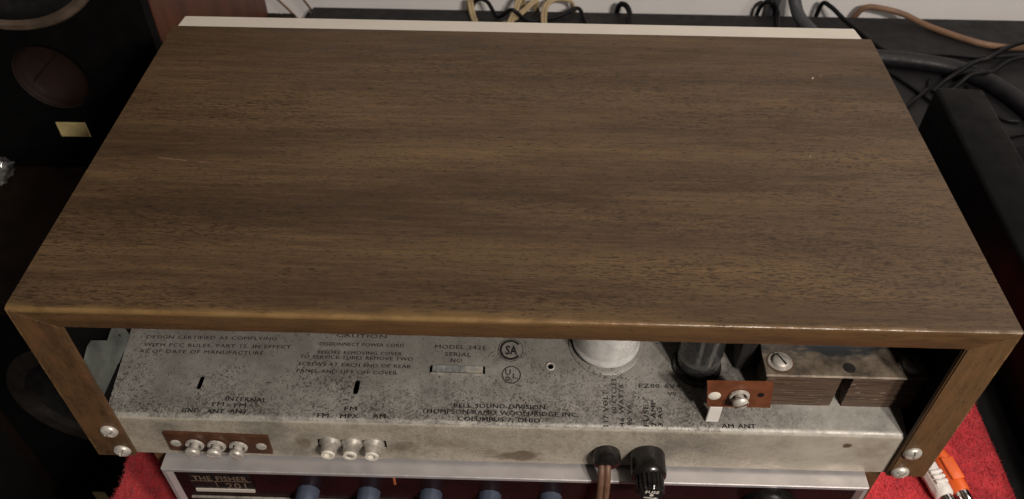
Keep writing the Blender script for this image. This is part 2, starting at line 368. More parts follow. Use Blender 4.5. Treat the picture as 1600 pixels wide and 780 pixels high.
# red fleece cloth, its edges turned over the table on the left
def cloth():
    bm = bmesh.new(); nx, ny = 150, 90; x0, x1, y0, y1 = -0.262, 0.335, -0.045, 0.31
    vs = []
    for j in range(ny+1):
        for i in range(nx+1):
            x = x0+(x1-x0)*i/nx; y = y0+(y1-y0)*j/ny
            e = 0.007*(noise.noise((y*14, 3.1, 0)) + 0.5*noise.noise((y*45, 1.1, 0)))
            xx = x + (e if i == 0 else e*max(0, 1-(x-x0)/0.03))
            z = TZ+0.0042 + 0.0007*noise.noise((x*40, y*40, 0)) + 0.0005*noise.noise((x*160, y*160, 4))
            if x < -0.252: z -= (-0.252-x)*0.05
            vs.append(bm.verts.new((xx, y, z)))
    for j in range(ny):
        for i in range(nx): a = j*(nx+1)+i; bm.faces.new((vs[a], vs[a+1], vs[a+nx+2], vs[a+nx+1]))
    # turned-down hem
    ext = bmesh.ops.extrude_edge_only(bm, edges=[e for e in bm.edges if e.is_boundary])
    for v in [g_ for g_ in ext['geom'] if isinstance(g_, bmesh.types.BMVert)]: v.co.z = TZ+0.0004
    return bm
cl = obj('red_cloth', cloth(), 'cloth', None, 60)
tag(cl, 'red fleece cloth spread on the black table under the lower receiver', 'cloth')
pile = bmesh.new()
for (ax, bx, ay, by, cnt) in ((-0.262, -0.17, 0.0, 0.13, 16000), (0.17, 0.335, -0.01, 0.20, 30000)):
    for k in range(cnt):
        x = random.uniform(ax, bx); y = random.uniform(ay, by); a = random.uniform(0, 6.283)
        e = 0.007*(noise.noise((y*14, 3.1, 0)) + 0.5*noise.noise((y*45, 1.1, 0)))
        if x < -0.262+e: x = -0.262+e+random.uniform(-0.0006, 0.001)
        z = TZ+0.0036; h = random.uniform(0.0012, 0.0040); wv = 0.00026
        lx, ly = random.gauss(0, 0.0014), random.gauss(0, 0.0014)
        dx, dy = math.cos(a)*wv, math.sin(a)*wv
        pile.faces.new((pile.verts.new((x-dx, y-dy, z)), pile.verts.new((x+dx, y+dy, z)), pile.verts.new((x+lx, y+ly, z+h))))
me = bpy.data.meshes.new('pile'); pile.to_mesh(me); pile.free()
po = obj('pile', me, 'cloth', None); po.parent = cl; po['kind'] = 'stuff'

# ------------------------------------------------------------------ the tuner in its wooden cover
tu = root('tube_tuner', (0, 0.11, -0.006), 'old tube tuner in walnut wood cover with speckled metal chassis showing at its open back', 'tuner')
# top board: swept section with a rounded, slightly worn rear edge, mitred at both ends
def top_board():
    bm = bmesh.new(); NX = 220; secs = []
    for i in range(NX+1):
        t = -1+2*i/NX
        r = (0.0015 if t < 0 else 0.0015-0.0006*min(1, t*1.6)) + (0.0006*noise.noise((t*19, 0.3, 0)) + 0.0005*noise.noise((t*60, 1.3, 0)))*(1 if t < 0 else 1-0.6*min(1, t*1.6))
        lo = H-TT + 0.00022*noise.noise((t*70, 5, 0)) + 0.0003*noise.noise((t*12, 7, 0))
        sec = [(0.0003, lo), (0.0, lo+0.0005), (0.0, H-r)]
        for k in range(1, 7): a = math.pi/2*k/6; sec.append((r-r*math.cos(a), H-r+r*math.sin(a)))
        sec += [(0.03, H), (0.10, H), (0.17, H), (D-0.001, H), (D, H-0.001), (D, lo)]
        ring = []
        for (y, z) in sec:
            hw = W/2 - TS*(H-z)/TT - 0.0001
            x = t*hw
            if abs(t) > 0.985: pass
            ring.append(bm.verts.new((x, y, z)))
        secs.append(ring)
    for a, b in zip(secs[:-1], secs[1:]):
        n = len(a)
        for k in range(n): bm.faces.new((a[k], a[(k+1) % n], b[(k+1) % n], b[k]))
    bm.faces.new(secs[0]); bm.faces.new(secs[-1]); return bm
obj('top_board', top_board(), 'veneer', tu, 35)
for s in (-1, 1):
    bm = bmesh.new()
    # edging strip at the rear (thick) and thinner panel behind it
    def side(y0, y1, t, bev):
        b2 = prism([(s*W/2, 0), (s*W/2, H-0.0002), (s*(W/2-t), H-0.0002-TT*t/TS), (s*(W/2-t), 0)], 'y', y0, y1)
        bmesh.ops.bevel(b2, geom=[e for e in b2.edges if abs(e.verts[0].co.x-s*W/2) < 1e-6 and abs(e.verts[1].co.x-s*W/2) < 1e-6 or (e.verts[0].co.y == y0 and e.verts[1].co.y == y0)], offset=bev, segments=2, affect='EDGES')
        t2 = bpy.data.meshes.new('t'); b2.to_mesh(t2); b2.free(); bm.from_mesh(t2); bpy.data.meshes.remove(t2)
    side(0.0, 0.0027, TS, 0.0006); side(0.0028, D, 0.0112, 0.0004)
    sp = obj('side_panel', bm, 'side', tu, 35)
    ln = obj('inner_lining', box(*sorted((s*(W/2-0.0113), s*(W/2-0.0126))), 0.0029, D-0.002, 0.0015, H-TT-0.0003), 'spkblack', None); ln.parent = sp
    for (x, z) in (((-0.1962, 0.0238), (-0.1955, 0.0060)) if s < 0 else ((0.1960, 0.0228), (0.1958, 0.0052))):
        sb = lathe((x, -0.0002, z), (0, -1, 0), [(0.0044, 0), (0.0044, 0.0006), (0.0038, 0.0016), (0.0022, 0.0023), (0, 0.0025)], 24)
        sc = obj('screw', sb, 'nickel', None, 40); sc.parent = sp
        an = random.uniform(0, 3.1)
        for q in range(2):
            bb = box(-0.0034, 0.0034, -0.0028, -0.0008, -0.00045, 0.00045); m3 = Matrix.Translation((x, 0, z)) @ Matrix.Rotation(an+q*math.pi/2, 4, 'Y')
            bmesh.ops.transform(bb, matrix=m3, verts=bb.verts[:])
            cutter = bpy.data.meshes.new('c'); bb.to_mesh(cutter); bb.free(); co = bpy.data.objects.new('c', cutter); col.objects.link(co)
            md = sc.modifiers.new('b', 'BOOLEAN'); md.operation = 'DIFFERENCE'; md.object = co; md.solver = 'EXACT'
            nm = evaluated(sc); sc.modifiers.clear(); sc.data = nm; bpy.data.objects.remove(co)
# cream front plate whose top edge rises at the far side
fp = prism([(-0.2090, 0.2270), (0.2062, 0.2270), (0.2044, 0.2388), (0.2036, 0.2402), (-0.2070, 0.2402), (-0.2078, 0.2392)], 'z', 0.001, H-0.0012)
bmesh.ops.bevel(fp, geom=[e for e in fp.edges if e.verts[0].co.z > 0.1 and e.verts[1].co.z > 0.1], offset=0.0008, segments=2, affect='EDGES')
o_ = obj('front_plate', fp, 'cream', tu, 40); o_['label'] = 'cream painted front plate edge'

# chassis sheet: apron, bend, 12 degree slope, flat
TH = R(12); PY, PZ = 0.003, 0.0318
SY = Vector((0, math.cos(TH), math.sin(TH))); SN = Vector((0, -math.sin(TH), math.cos(TH)))
def cp(x, s, h=0.0): return Vector((x, PY, PZ)) + SY*s + SN*h
def chassis_sheet():
    bm = bmesh.new(); r = 0.0035; pr = [(PY, -0.001), (PY, 0.010), (PY, PZ-r*0.81)]
    tl = r*math.tan((math.pi/2-TH)/2)
    cy, cz = PY+r, PZ-tl
    pr = [(PY, -0.001), (PY, cz)]
    for k in range(1, 6): a = math.pi-(math.pi/2-TH)*k/6; pr.append((cy+r*math.cos(a), cz+r*math.sin(a)))
    for s in (tl, 0.0086, 0.0092, 0.03, 0.05, 0.072): q = cp(0, s); pr.append((q.y, q.z))
    pr += [(0.14, pr[-1][1]+0.0002), (0.22, pr[-1][1]+0.0004)]
    rows = []
    for (y, z) in pr:
        xl = -0.1970; xr = 0.1916
        rows.append([bm.verts.new((xl+(xr-xl)*i/24, y, z)) for i in range(25)])
    for a, b in zip(rows[:-1], rows[1:]):
        for i in range(24): bm.faces.new((a[i], b[i], b[i+1], a[i+1]))
    return bm
ch_bm = chassis_sheet(); bmesh.ops.recalc_face_normals(ch_bm, faces=ch_bm.faces[:])
if sum(f.normal.z for f in ch_bm.faces) < 0: bmesh.ops.reverse_faces(ch_bm, faces=ch_bm.faces[:])
me = bpy.data.meshes.new('chassis'); ch_bm.to_mesh(me); ch_bm.free()
ch = bpy.data.objects.new('chassis', me); col.objects.link(ch)
md = ch.modifiers.new('s', 'SOLIDIFY'); md.thickness = 0.001; md.offset = -1
me2 = evaluated(ch); ch.modifiers.clear(); ch.data = me2
cutb = bmesh.new()
def cut_slope(x, s, hx, hs, rot=0.0, n=20, power=4):
    own = bmesh.new(); A = []; B = []
    for k in range(n):
        a = 2*math.pi*k/n; c, d = math.cos(a), math.sin(a)
        px = hx*math.copysign(abs(c)**(2/power), c); ps = hs*math.copysign(abs(d)**(2/power), d)
        qx = px*math.cos(rot)-ps*math.sin(rot); qs = px*math.sin(rot)+ps*math.cos(rot)
        A.append(cutb.verts.new(cp(x+qx, s+qs, 0.003))); B.append(cutb.verts.new(cp(x+qx, s+qs, -0.004)))
    cutb.faces.new(A); cutb.faces.new(list(reversed(B)))
    for k in range(n): j = (k+1) % n; cutb.faces.new((A[j], A[k], B[k], B[j]))
cut_slope(-0.1544, 0.0187, 0.0013, 0.0036, -0.12); cut_slope(-0.0763, 0.0184, 0.0014, 0.0038, -0.06)
cut_slope(-0.0268, 0.0293, 0.0140, 0.00245, 0, 32, 14); cut_slope(0.0200, 0.0322, 0.0014, 0.0014, 0, 16, 2)
def cut_apron(x0, x1, z0, z1): box(x0, x1, -0.002, 0.0065, z0, z1, 0.0004, 1, cutb)
cut_apron(-0.0960, -0.0612, 0.0086, 0.0160)
bmesh.ops.recalc_face_normals(cutb, faces=cutb.faces[:])
cm = bpy.data.meshes.new('c'); cutb.to_mesh(cm); cutb.free(); co = bpy.data.objects.new('c', cm); col.objects.link(co)
md = ch.modifiers.new('b', 'BOOLEAN'); md.object = co; md.solver = 'EXACT'; md.operation = 'DIFFERENCE'
me3 = evaluated(ch); bpy.data.objects.remove(co); bpy.data.objects.remove(ch)
ch = obj('chassis', me3, 'chassis', tu, 30)
def sub(o, p): o.parent = p; return o
# dark tray that closes the chassis underneath and the apron's hole
def sobj(name, bm, mat, parent, smooth=None): return sub(obj(name, bm, mat, None, smooth), parent)
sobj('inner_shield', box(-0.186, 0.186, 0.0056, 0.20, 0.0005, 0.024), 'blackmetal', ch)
for x in (-0.15, 0.15):
    for y in (0.05, 0.19): obj('foot', lathe((x, y, -0.0062), (0, 0, 1), [(0.006, 0), (0.007, 0.0056)], 16), 'bakelite', tu)
# serial window: plate behind, bright folded lip below
sobj('serial_plate', hexa_bm := (lambda: (lambda b: (hexa(b, [cp(-0.0395, 0.0262, -0.0022), cp(-0.0140, 0.0262, -0.0022), cp(-0.0140, 0.0330, -0.0022), cp(-0.0395, 0.0330, -0.0022), cp(-0.0395, 0.0262, -0.0013), cp(-0.0140, 0.0262, -0.0013), cp(-0.0140, 0.0330, -0.0013), cp(-0.0395, 0.0330, -0.0013)]), b)[1])(bmesh.new()))(), 'serial', ch)
b = bmesh.new(); hexa(b, [cp(-0.0402, 0.0261, 0.0001), cp(-0.0134, 0.0261, 0.0001), cp(-0.0134, 0.0272, 0.0001), cp(-0.0402, 0.0272, 0.0001), cp(-0.0402, 0.0261, 0.0006), cp(-0.0134, 0.0261, 0.0006), cp(-0.0134, 0.0272, 0.0005), cp(-0.0402, 0.0272, 0.0005)])
sobj('window_lip', b, 'tin', ch)
# raised eyelet round the small hole
sobj('eyelet', lathe(cp(0.0200, 0.0322, 0.00005), SN, [(0.0024, 0), (0.0023, 0.0004), (0.0019, 0.0006), (0.0014, 0.0003), (0.0014, -0.0004)], 20, cap=False), 'tin', ch, 60)

# printed lettering on the slope: (words, x, s of both ends of the base line)
LINES = [("DESIGN CERTIFIED AS COMPLYING", -.1878, .0422, -.1205, .043, 1), ("WITH FCC RULES, PART 15, IN EFFECT", -.1880, .0378, -.1125, .0385, 1), ("AS OF DATE OF MANUFACTURE.", -.1895, .0342, -.1250, .0346, 1),
 ("CAUTION", -.0904, .0457, -.0643, .0457, 1), ("DISCONNECT POWER CORD", -.0982, .0407, -.0549, .0408, 1), ("BEFORE REMOVING COVER", -.0985, .036, -.0554, .0361, 1), ("TO SERVICE TUBES REMOVE TWO", -.1072, .0333, -.0496, .0334, 1),
 ("SCREWS AT EACH END OF REAR", -.1072, .0294, -.0502, .0292, 1), ("PANEL AND LIFT OFF COVER", -.1075, .0255, -.0569, .0255, 1), ("MODEL 2421", -.0389, .0406, -.0137, .0406, 1), ("SERIAL", -.0337, .0366, -.0203, .0364, 1), ("NO", -.0305, .0331, -.0247, .0331, 1),
 ("INTERNAL", -.14, .0095, -.1196, .0091, 0), ("FM", -.1459, .0064, -.1402, .0065, 0), ("FM", -.1351, .006, -.1291, .0062, 0), ("GND.", -.1602, .003, -.1508, .0029, 0), ("ANT", -.1479, .0027, -.1392, .0029, 0), ("ANT", -.1367, .003, -.1279, .0029, 0),
 ("FM", -.0807, .0058, -.0747, .006, 0), ("FM", -.0935, .0020, -.0879, .002, 0), ("MPX", -.0823, .0019, -.0733, .0021, 0), ("AM", -.0664, .0023, -.0602, .0024, 0), ("BELL SOUND DIVISION", -.0273, .0090, .0175, .0092, 0), ("THOMPSON RAMO WOOLDRIDGE INC.", -.043, .0057, .0338, .0057, 0), ("COLUMBUS 7, OHIO", -.025, .0022, .0151, .0023, 0),
 ("117 VOLT", .0482, .0012, .0483, .0198, 1), ("60 CYCLES", .0522, .0078, .053, .0264, 1), ("46 WATTS", .0559, .0014, .0563, .0234, 1), ("90 VA", .0597, .0021, .0599, .013, 1), ("FUSE", .0677, .0017, .0681, .0129, 0), ("2 AMP", .0714, .0018, .0717, .0153, 0), ("3 AG", .0745, .0019, .0746, .0117, 0),
 ("EZ80 6V4", .0639, .0219, .0845, .0221, 1), ("V9", .0779, .0179, .0823, .018, 1), ("AM ANT", .1029, .002, .1193, .0022, 0)]
for t_, xa, sa, xb, sb_, faded in LINES:
    a = cp(xa, sa, 0.00012); b = cp(xb, sb_, 0.00012); ux = (b-a).normalized(); uy = SN.cross(ux)
    if sa < 0.004:  # keep clear of the bend
        pass
    hgt = 0.0020 if 0.02 < sa and xa < -0.045 else (0.0023 if abs(xb-xa) > 0.002 else 0.0025)
    m1 = text_mesh(t_, (b-a).length-0.00014, hgt); bm = bmesh.new(); bm.from_mesh(m1); vs_ = [v.co.copy() for v in bm.verts]
    for q, v in enumerate(bm.verts): v.co = a+ux*vs_[q].x+uy*vs_[q].y
    m1b = bpy.data.meshes.new('t'); bm.to_mesh(m1b); d_ = ux*(0.00020 if not faded else 0.00013)+uy*0.00004+SN*0.00003
    for v in bm.verts: v.co += d_
    bm.from_mesh(m1b); m2 = bpy.data.meshes.new('lettering'); bm.to_mesh(m2); bm.free()
    sub(obj('lettering', m2, 'faded' if faded else 'ink', None), ch)
# approval marks: ringed letters
def ring_sector(c, s, r0, r1, a0, a1, n=40):
    bm = bmesh.new(); p = []
    for k in range(n+1):
        a = a0+(a1-a0)*k/n
        p.append((bm.verts.new(cp(c+r0*math.cos(a), s+r0*math.sin(a), 0.00012)), bm.verts.new(cp(c+r1*math.cos(a), s+r1*math.sin(a), 0.00012))))
    for u, v in zip(p[:-1], p[1:]): bm.faces.new((u[0], u[1], v[1], v[0]))
    return bm
mk = ring_sector(-0.0003, 0.0409, 0.0045, 0.0057, R(38), R(322)); sobj('approval_mark', mk, 'ink', ch)
sobj('approval_mark', ring_sector(-0.0003, 0.0409, 0.0062, 0.0065, 0, 2*math.pi, 48), 'faded', ch)
sub(text('approval_mark', 'SA', cp(-0.0029, 0.0384, 0.00013), (1, 0, 0), SY, 0.0060, 0.0050, 'ink', None, 0.03), ch)
sobj('approval_mark', ring_sector(0.0004, 0.0271, 0.0043, 0.0048, 0, 2*math.pi, 48), 'ink', ch)
sub(text('approval_mark', 'U', cp(-0.0027, 0.0272, 0.00013), (1, 0, 0), SY, 0.0028, 0.0030, 'ink', None, 0.015), ch)
sub(text('approval_mark', 'L', cp(0.0012, 0.0252, 0.00013), (1, 0, 0), SY, 0.0018, 0.0028, 'ink', None, 0.015), ch)
sobj('approval_mark', ring_sector(-0.0014, 0.0249, 0.0007, 0.0012, 0, 2*math.pi, 20), 'ink', ch)

# antenna terminal strip on the apron
ts = obj('terminal_strip', prism([(-0.1716, 0.0048), (-0.1200, 0.0036), (-0.1196, 0.0190), (-0.1712, 0.0206)], 'y', 0.0012, 0.00285), 'phenolic', tu)
for x, z in ((-0.1672, 0.0117), (-0.1243, 0.0107)):
    sobj('rivet', lathe((x, 0.0013, z), (0, -1, 0), [(0.0028, 0), (0.0027, 0.0004), (0.0018, 0.0008), (0, 0.0009)], 20), 'nickel', ts, 50)
for k, (x, z) in enumerate(((-0.1573, 0.0118), (-0.1464, 0.0114), (-0.1355, 0.0110))):
    bm = bmesh.new(); n = 28      # toothed cup washer
    for q in range(n):
        pass
    bm = lathe((x, 0.0012, z), (0, -1, 0), [(0.0030, 0), (0.0047, 0.0006), (0.0045, 0.0016), (0.0034, 0.0018), (0.0030, 0.0008)], 14, cap=False)
    sobj('cup_washer', bm, 'nickel', ts)
    sc = sobj('binding_screw', lathe((x, 0.0010, z), (0, -1, 0), [(0.0021, 0), (0.0021, 0.0042), (0.0036, 0.0043), (0.0037, 0.0055), (0.0031, 0.0063), (0.0015, 0.0066), (0, 0.0067)], 24), 'nickel', ts, 40)
    bb = box(-0.0040, 0.0040, -0.0075, -0.0049, -0.00035, 0.00035)
    bmesh.ops.transform(bb, matrix=Matrix.Translation((x, 0, z)) @ Matrix.Rotation((1.5, 0.2, 0.9)[k], 4, 'Y'), verts=bb.verts[:])
    cutter = bpy.data.meshes.new('c'); bb.to_mesh(cutter); bb.free(); co = bpy.data.objects.new('c', cutter); col.objects.link(co)
    md = sc.modifiers.new('b', 'BOOLEAN'); md.operation = 'DIFFERENCE'; md.object = co; md.solver = 'EXACT'
    nm = evaluated(sc); sc.modifiers.clear(); sc.data = nm; bpy.data.objects.remove(co)

# three phono jacks in a slot
for x, z, hole in ((-0.0895, 0.0126, 1), (-0.0786, 0.0124, 0), (-0.0678, 0.0122, 1)):
    j = obj('phono_jack', lathe((x, 0.0045, z), (0, -1, 0), [(0.0052, 0), (0.0056, 0.0016), (0.0055, 0.0021), (0.0043, 0.0034), (0.0041, 0.0050), (0.0040, 0.0078), (0.0036, 0.0081), (0.0035, 0.0060)], 32, cap=False), 'tin', tu, 40)
    prof = [(0.0035, 0), (0.0035, 0.0082), (0.0033, 0.0085), (0.0019, 0.0085), (0.0017, 0.0060 if hole else 0.0079), (0, 0.0060 if hole else 0.0079)]
    sobj('contact', lathe((x, 0.0042, z), (0, -1, 0), [(0.00175, 0.0040), (0.00175, 0.0061 if hole else 0.0081), (0.0012, 0.0062 if hole else 0.0082), (0, 0.0062 if hole else 0.0082)], 20), 'ring' if hole else 'tin', j, 35)
    sobj('insulator', lathe((x, 0.0042, z), (0, -1, 0), prof, 28), 'nylon', j, 35)

# strain relief and twin brown cord
sr = obj('strain_relief', lathe((0.0489, 0.0028, 0.0110), (0, -1, 0), [(0.0066, 0), (0.0070, 0.0014), (0.0070, 0.0042), (0.0064, 0.0062), (0.0050, 0.0070), (0, 0.0070)], 36), 'bakelite', tu, 40)
t_ = text('moulded_lettering', 'HEYCO', (0.0452, -0.0006, 0.01815), (1, 0, 0), (0, 0.9, 0.1), 0.0070, 0.0017, 'ring', None); sub(t_, sr)
for k, dx in enumerate((-0.00155, 0.00155)):
    pts = spline([(0.0478+dx, 0.0010, 0.0100), (0.0478+dx, -0.0052, 0.0082), (0.0478+dx, -0.0090, 0.0020), (0.0477+dx, -0.0115, -0.012), (0.0465+dx*0.9, -0.0150, -0.030), (0.0430+dx*0.7, -0.0230, -0.060), (0.040+dx, -0.038, -0.100), (0.040+dx, -0.058, -0.1296), (0.045+dx, -0.088, -0.1300)], 8)
    obj('power_cord', tube(pts, 0.00172, 12), 'cordbrown', tu, 60)

# fuse holder with fluted cap
fx, fz = 0.0693, 0.0098
fh = obj('fuse_holder', lathe((fx, 0.0028, fz), (0, -1, 0), [(0.0086, 0), (0.0088, 0.0010), (0.0087, 0.0105), (0.0084, 0.0122), (0.0070, 0.0134), (0.0062, 0.0134)], 40, cap=False), 'bakelite', tu, 40)
bm = bmesh.new(); n = 72; rings = []
for (rr_, yy) in ((0.0068, 0.0118), (0.0066, 0.0135), (0.0064, 0.0205), (0.0058, 0.0220), (0.0, 0.0222)):
    rg = []
    for k in range(n):
        fl_ = 0.00042*(1 if k % 4 < 2 else -1)*(1 if 0.0130 < yy < 0.021 else 0.0)
        a = 2*math.pi*k/n; rg.append(bm.verts.new((fx+(rr_+fl_)*math.cos(a), 0.0028-yy, fz+(rr_+fl_)*math.sin(a))) if rr_ else None)
    rings.append(rg if rr_ else [bm.verts.new((fx, 0.0028-yy, fz))])
for a, b in zip(rings[:-1], rings[1:]):
    for k in range(n):
        if len(b) == 1: bm.faces.new((a[k], a[(k+1) % n], b[0]))
        else: bm.faces.new((a[k], a[(k+1) % n], b[(k+1) % n], b[k]))
sobj('fuse_cap', bm, 'bakelite', fh, 25)
yf = 0.0028-0.02228
sub(text('lettering', 'FUSE', (fx-0.0030, yf, fz+0.0019), (1, 0, -0.03), (0, 0, 1), 0.0066, 0.0026, 'white_ink', None, 0.02), fh)
sobj('mark_dot', lathe((fx+0.0002, yf, fz+0.0003), (0, -1, 0), [(0.0010, 0), (0.0010, 0.0001)], 14), 'nylon', fh)
b = prism([(fx-0.0034, fz-0.0022), (fx+0.0018, fz-0.0029), (fx+0.0018, fz-0.0037), (fx+0.0036, fz-0.0026), (fx+0.0018, fz-0.0017), (fx+0.0018, fz-0.0023), (fx-0.0034, fz-0.0016)], 'y', yf-0.0001, yf)
sobj('mark_arrow', b, 'nylon', fh)

# filter can with wafer
cc_ = cp(0.0483, 0.0470); cn = obj('filter_can', lathe(cc_+SN*0.0012, (0, -0.06, 1), [(0.0160, 0), (0.0171, 0.0005), (0.0173, 0.0014), (0.0168, 0.0028), (0.0165, 0.0034), (0.0166, 0.0060), (0.0166, 0.0500), (0.0160, 0.0512), (0, 0.0514)], 56), 'can', tu, 40)
sobj('wafer', lathe(cc_+SN*0.0001, SN, [(0.0192, 0), (0.0192, 0.0005), (0.0188, 0.0008), (0.0120, 0.0008)], 48), 'chassis', cn, 40)
for q, (tx_, hh) in enumerate((('40-40', 0.0135), ('20 MFD', 0.0165), ('450 VDC', 0.0105))):
    me = text_mesh(tx_, 0.0080, 0.0019, 0.02)
    for v in me.vertices:
        a = R(-62)+v.co.x/0.0166; base = cc_+SN*0.0012+Vector((0, -0.06, 1)).normalized()*(hh+v.co.y)
        v.co = base+Vector((math.cos(a), math.sin(a), 0))*0.01672
    sub(obj('glint_lettering', me, 'white_plastic', None), cn)  # white colour stands in for glints off the can's raised letters

# rectifier tube and socket
tc_ = cp(0.0937, 0.0352); vt = obj('vacuum_tube', lathe(tc_+SN*0.003, (0, 0, 1), [(0.0098, 0), (0.0106, 0.0015), (0.0108, 0.004), (0.0108, 0.040), (0.0095, 0.046), (0.005, 0.049), (0.002, 0.051), (0, 0.0525)], 40), 'glass', tu, 60)
sobj('socket', lathe(tc_+SN*0.0001, SN, [(0.0122, 0), (0.0122, 0.0016), (0.0112, 0.0026), (0.0112, 0.0034), (0.0096, 0.0036)], 36), 'bakelite', vt, 40)
sobj('plate_structure', lathe(tc_+Vector((0, 0, 0.0105)), (0, 0, 1), [(0.0052, 0), (0.0070, 0.001), (0.0070, 0.032), (0.0055, 0.034)], 24), 'bakelite', vt, 40)
for dx in (-0.0030, 0.0022): sobj('plate_wing', box(tc_.x+dx, tc_.x+dx+0.0016, tc_.y-0.0082, tc_.y-0.0068, tc_.z+0.011, tc_.z+0.042), 'tin', vt)
sobj('mica_disc', lathe(tc_+Vector((0, 0, 0.0088)), (0, 0, 1), [(0.0090, 0), (0.0090, 0.0004)], 24), 'tin', vt)

# second miniature tube shield, dark, between tube and transformer
# power transformer: laminations, groove, stained flange, bell
tf = obj('power_transformer', box(0.1225, 0.1935, 0.0300, 0.078, 0.0378, 0.0575), 'blackmetal', tu)
bm = bmesh.new(); NL = 26; z0, z1 = 0.0344, 0.0588
for k in range(NL):
    a = z0+(z1-z0)*k/NL; b = z0+(z1-z0)*(k+0.72)/NL; j = random.uniform(-0.00018, 0.00018)
    for (xa, xb) in ((0.1218, 0.1568), (0.1622, 0.1955)):
        box(xa+random.uniform(-.0001, .0001), xb, 0.0175+j, 0.031, a, b, 0, 1, bm)
lm = sobj('lamination_stack', bm, 'lam', tf); lm['kind'] = 'stuff'
bm = bmesh.new()       # flange with a rolled front edge
sec = [(0.0170, 0.0583), (0.0166, 0.0590), (0.0172, 0.0598), (0.0195, 0.0601), (0.0300, 0.0602), (0.0335, 0.0612), (0.0350, 0.0640), (0.0360, 0.078), (0.0390, 0.085), (0.0440, 0.087), (0.078, 0.087), (0.078, 0.0585)]
prism(sec, 'x', 0.1206, 0.1960, bm)
fg = sobj('flange', bm, 'flange', tf, 45)
for x, y in ((0.1283, 0.0242), (0.1900, 0.0240)):
    sobj('bolt', lathe((x, y, 0.0600), (0.0, -0.05, 1), [(0.0058, 0), (0.0058, 0.0004), (0.0052, 0.0006), (0.0043, 0.0007), (0.0042, 0.0016), (0.0032, 0.0026), (0, 0.0029)], 28), 'tin', tf, 40)
    sobj('bolt_washer', lathe((x, y, 0.06002), (0, 0, 1), [(0.0066, 0), (0.0066, 0.0003), (0.005, 0.0003)], 28), 'lam', tf, 40)
    sobj('bolt_slot', box(x-0.0004, x+0.0004, y-0.0034, y+0.0034, 0.0612, 0.06295, 0, rotz=0.5), 'blackmetal', tf)
sobj('flange_hole', lathe((0.1603, 0.0218, 0.06005), (0, 0, 1), [(0.0029, 0), (0.0029, 0.00022)], 24), 'blackmetal', tf)
sobj('coil_cover', box(0.1120, 0.1204, 0.034, 0.072, 0.0400, 0.083, 0.002, 2), 'blackmetal', tf, 40)

# AM antenna terminal board on a tin foot
ab = obj('antenna_board', prism([(0.0936, 0.0466), (0.1233, 0.0470), (0.1207, 0.0658), (0.0906, 0.0652)], 'y', 0.0072, 0.0089), 'phenolic_red', tu)
sobj('rivet', lathe((0.0955, 0.0073, 0.0556), (0, -1, 0), [(0.0030, 0), (0.0029, 0.0003), (0.0016, 0.0007), (0, 0.0008)], 20), 'nylon', ab, 50)
sobj('cup_washer', lathe((0.1067, 0.0072, 0.0566), (0, -1, 0), [(0.0030, 0), (0.0048, 0.0005), (0.0046, 0.0015), (0.0036, 0.0017), (0.0032, 0.0008)], 14, cap=False), 'nickel', ab)
sobj('binding_screw', lathe((0.1067, 0.0070, 0.0566), (0, -1, 0), [(0.0020, 0), (0.0020, 0.0036), (0.0036, 0.0037), (0.0036, 0.0046), (0.0026, 0.0057), (0, 0.0061)], 24), 'nickel', ab, 40)
sobj('screw_slot', box(-0.0034, 0.0034, 0.0009, 0.00135, -0.0003, 0.0003) if False else (lambda bb: (bmesh.ops.transform(bb, matrix=Matrix.Translation((0.1067, 0, 0.0566)) @ Matrix.Rotation(-0.5, 4, 'Y'), verts=bb.verts[:]), bb)[1])(box(-0.0032, 0.0032, 0.00085, 0.0020, -0.0003, 0.0003)), 'phenolic', ab)
sobj('board_hole', lathe((0.1167, 0.0073, 0.0572), (0, -1, 0), [(0.0016, 0), (0.0016, 0.00022)], 18), 'bakelite', ab)
b = box(0.0951, 0.1013, 0.0075, 0.0087, 0.0334, 0.0462, 0.0003, 1); sobj('foot_tab', b, 'white_plastic', ab)
b = box(0.0951, 0.1180, 0.0090, 0.0100, 0.0480, 0.0600, 0.0003, 1); sobj('foot_tab', b, 'tin', ab)

# steel bracket inside the left wall
bm = bmesh.new()
def plate(poly, x, t, bm): prism(poly, 'x', x, x+t, bm)
plate([(0.0140, 0.0722), (0.0179, 0.0718), (0.0271, 0.0603), (0.0255, 0.0440), (0.0060, 0.0440), (0.0080, 0.0700)], -0.1955, 0.001, bm)
plate([(0.0262, 0.0600), (0.0318, 0.0610), (0.0345, 0.0612), (0.0417, 0.0525), (0.0425, 0.0442), (0.0256, 0.0440)], -0.1951, 0.0009, bm)
bk = obj('bracket', bm, 'bracket', tu); bk['label'] = 'galvanised steel bracket inside the cover'
sobj('bracket_slot', prism([(0.0343, 0.0550), (0.0351, 0.0556), (0.0364, 0.0532), (0.0356, 0.0524)], 'x', -0.19418, -0.19405), 'blackmetal', bk)

# ------------------------------------------------------------------ the receiver underneath
rc = root('stereo_receiver', (0, 0.15, TZ+0.004), 'silver framed receiver with maroon dial and blue knobs beneath the tuner', 'receiver')
FY = -0.0050; FZ = -0.0035; FB = -0.1175; FX0, FX1 = -0.1775, 0.1822
obj('case', box(-0.186, 0.1925, 0.0060, 0.285, FB+0.001, -0.0066, 0.001), 'casewood', rc)
bm = bmesh.new()
fr = bmesh.new()
oL, oR, oT, oB = FX0, FX1, FZ, FB
def frame_ring(ins, y): return [fr.verts.new((oL+ins, y, oB+ins)), fr.verts.new((oR-ins, y, oB+ins)), fr.verts.new((oR-ins, y, oT-ins)), fr.verts.new((oL+ins, y, oT-ins))]
rings = [frame_ring(0.0, 0.0055), frame_ring(0.0, FY+0.0004), frame_ring(0.0004, FY), frame_ring(0.0022, FY), frame_ring(0.0045, -0.0025), frame_ring(0.0045, 0.0055)]
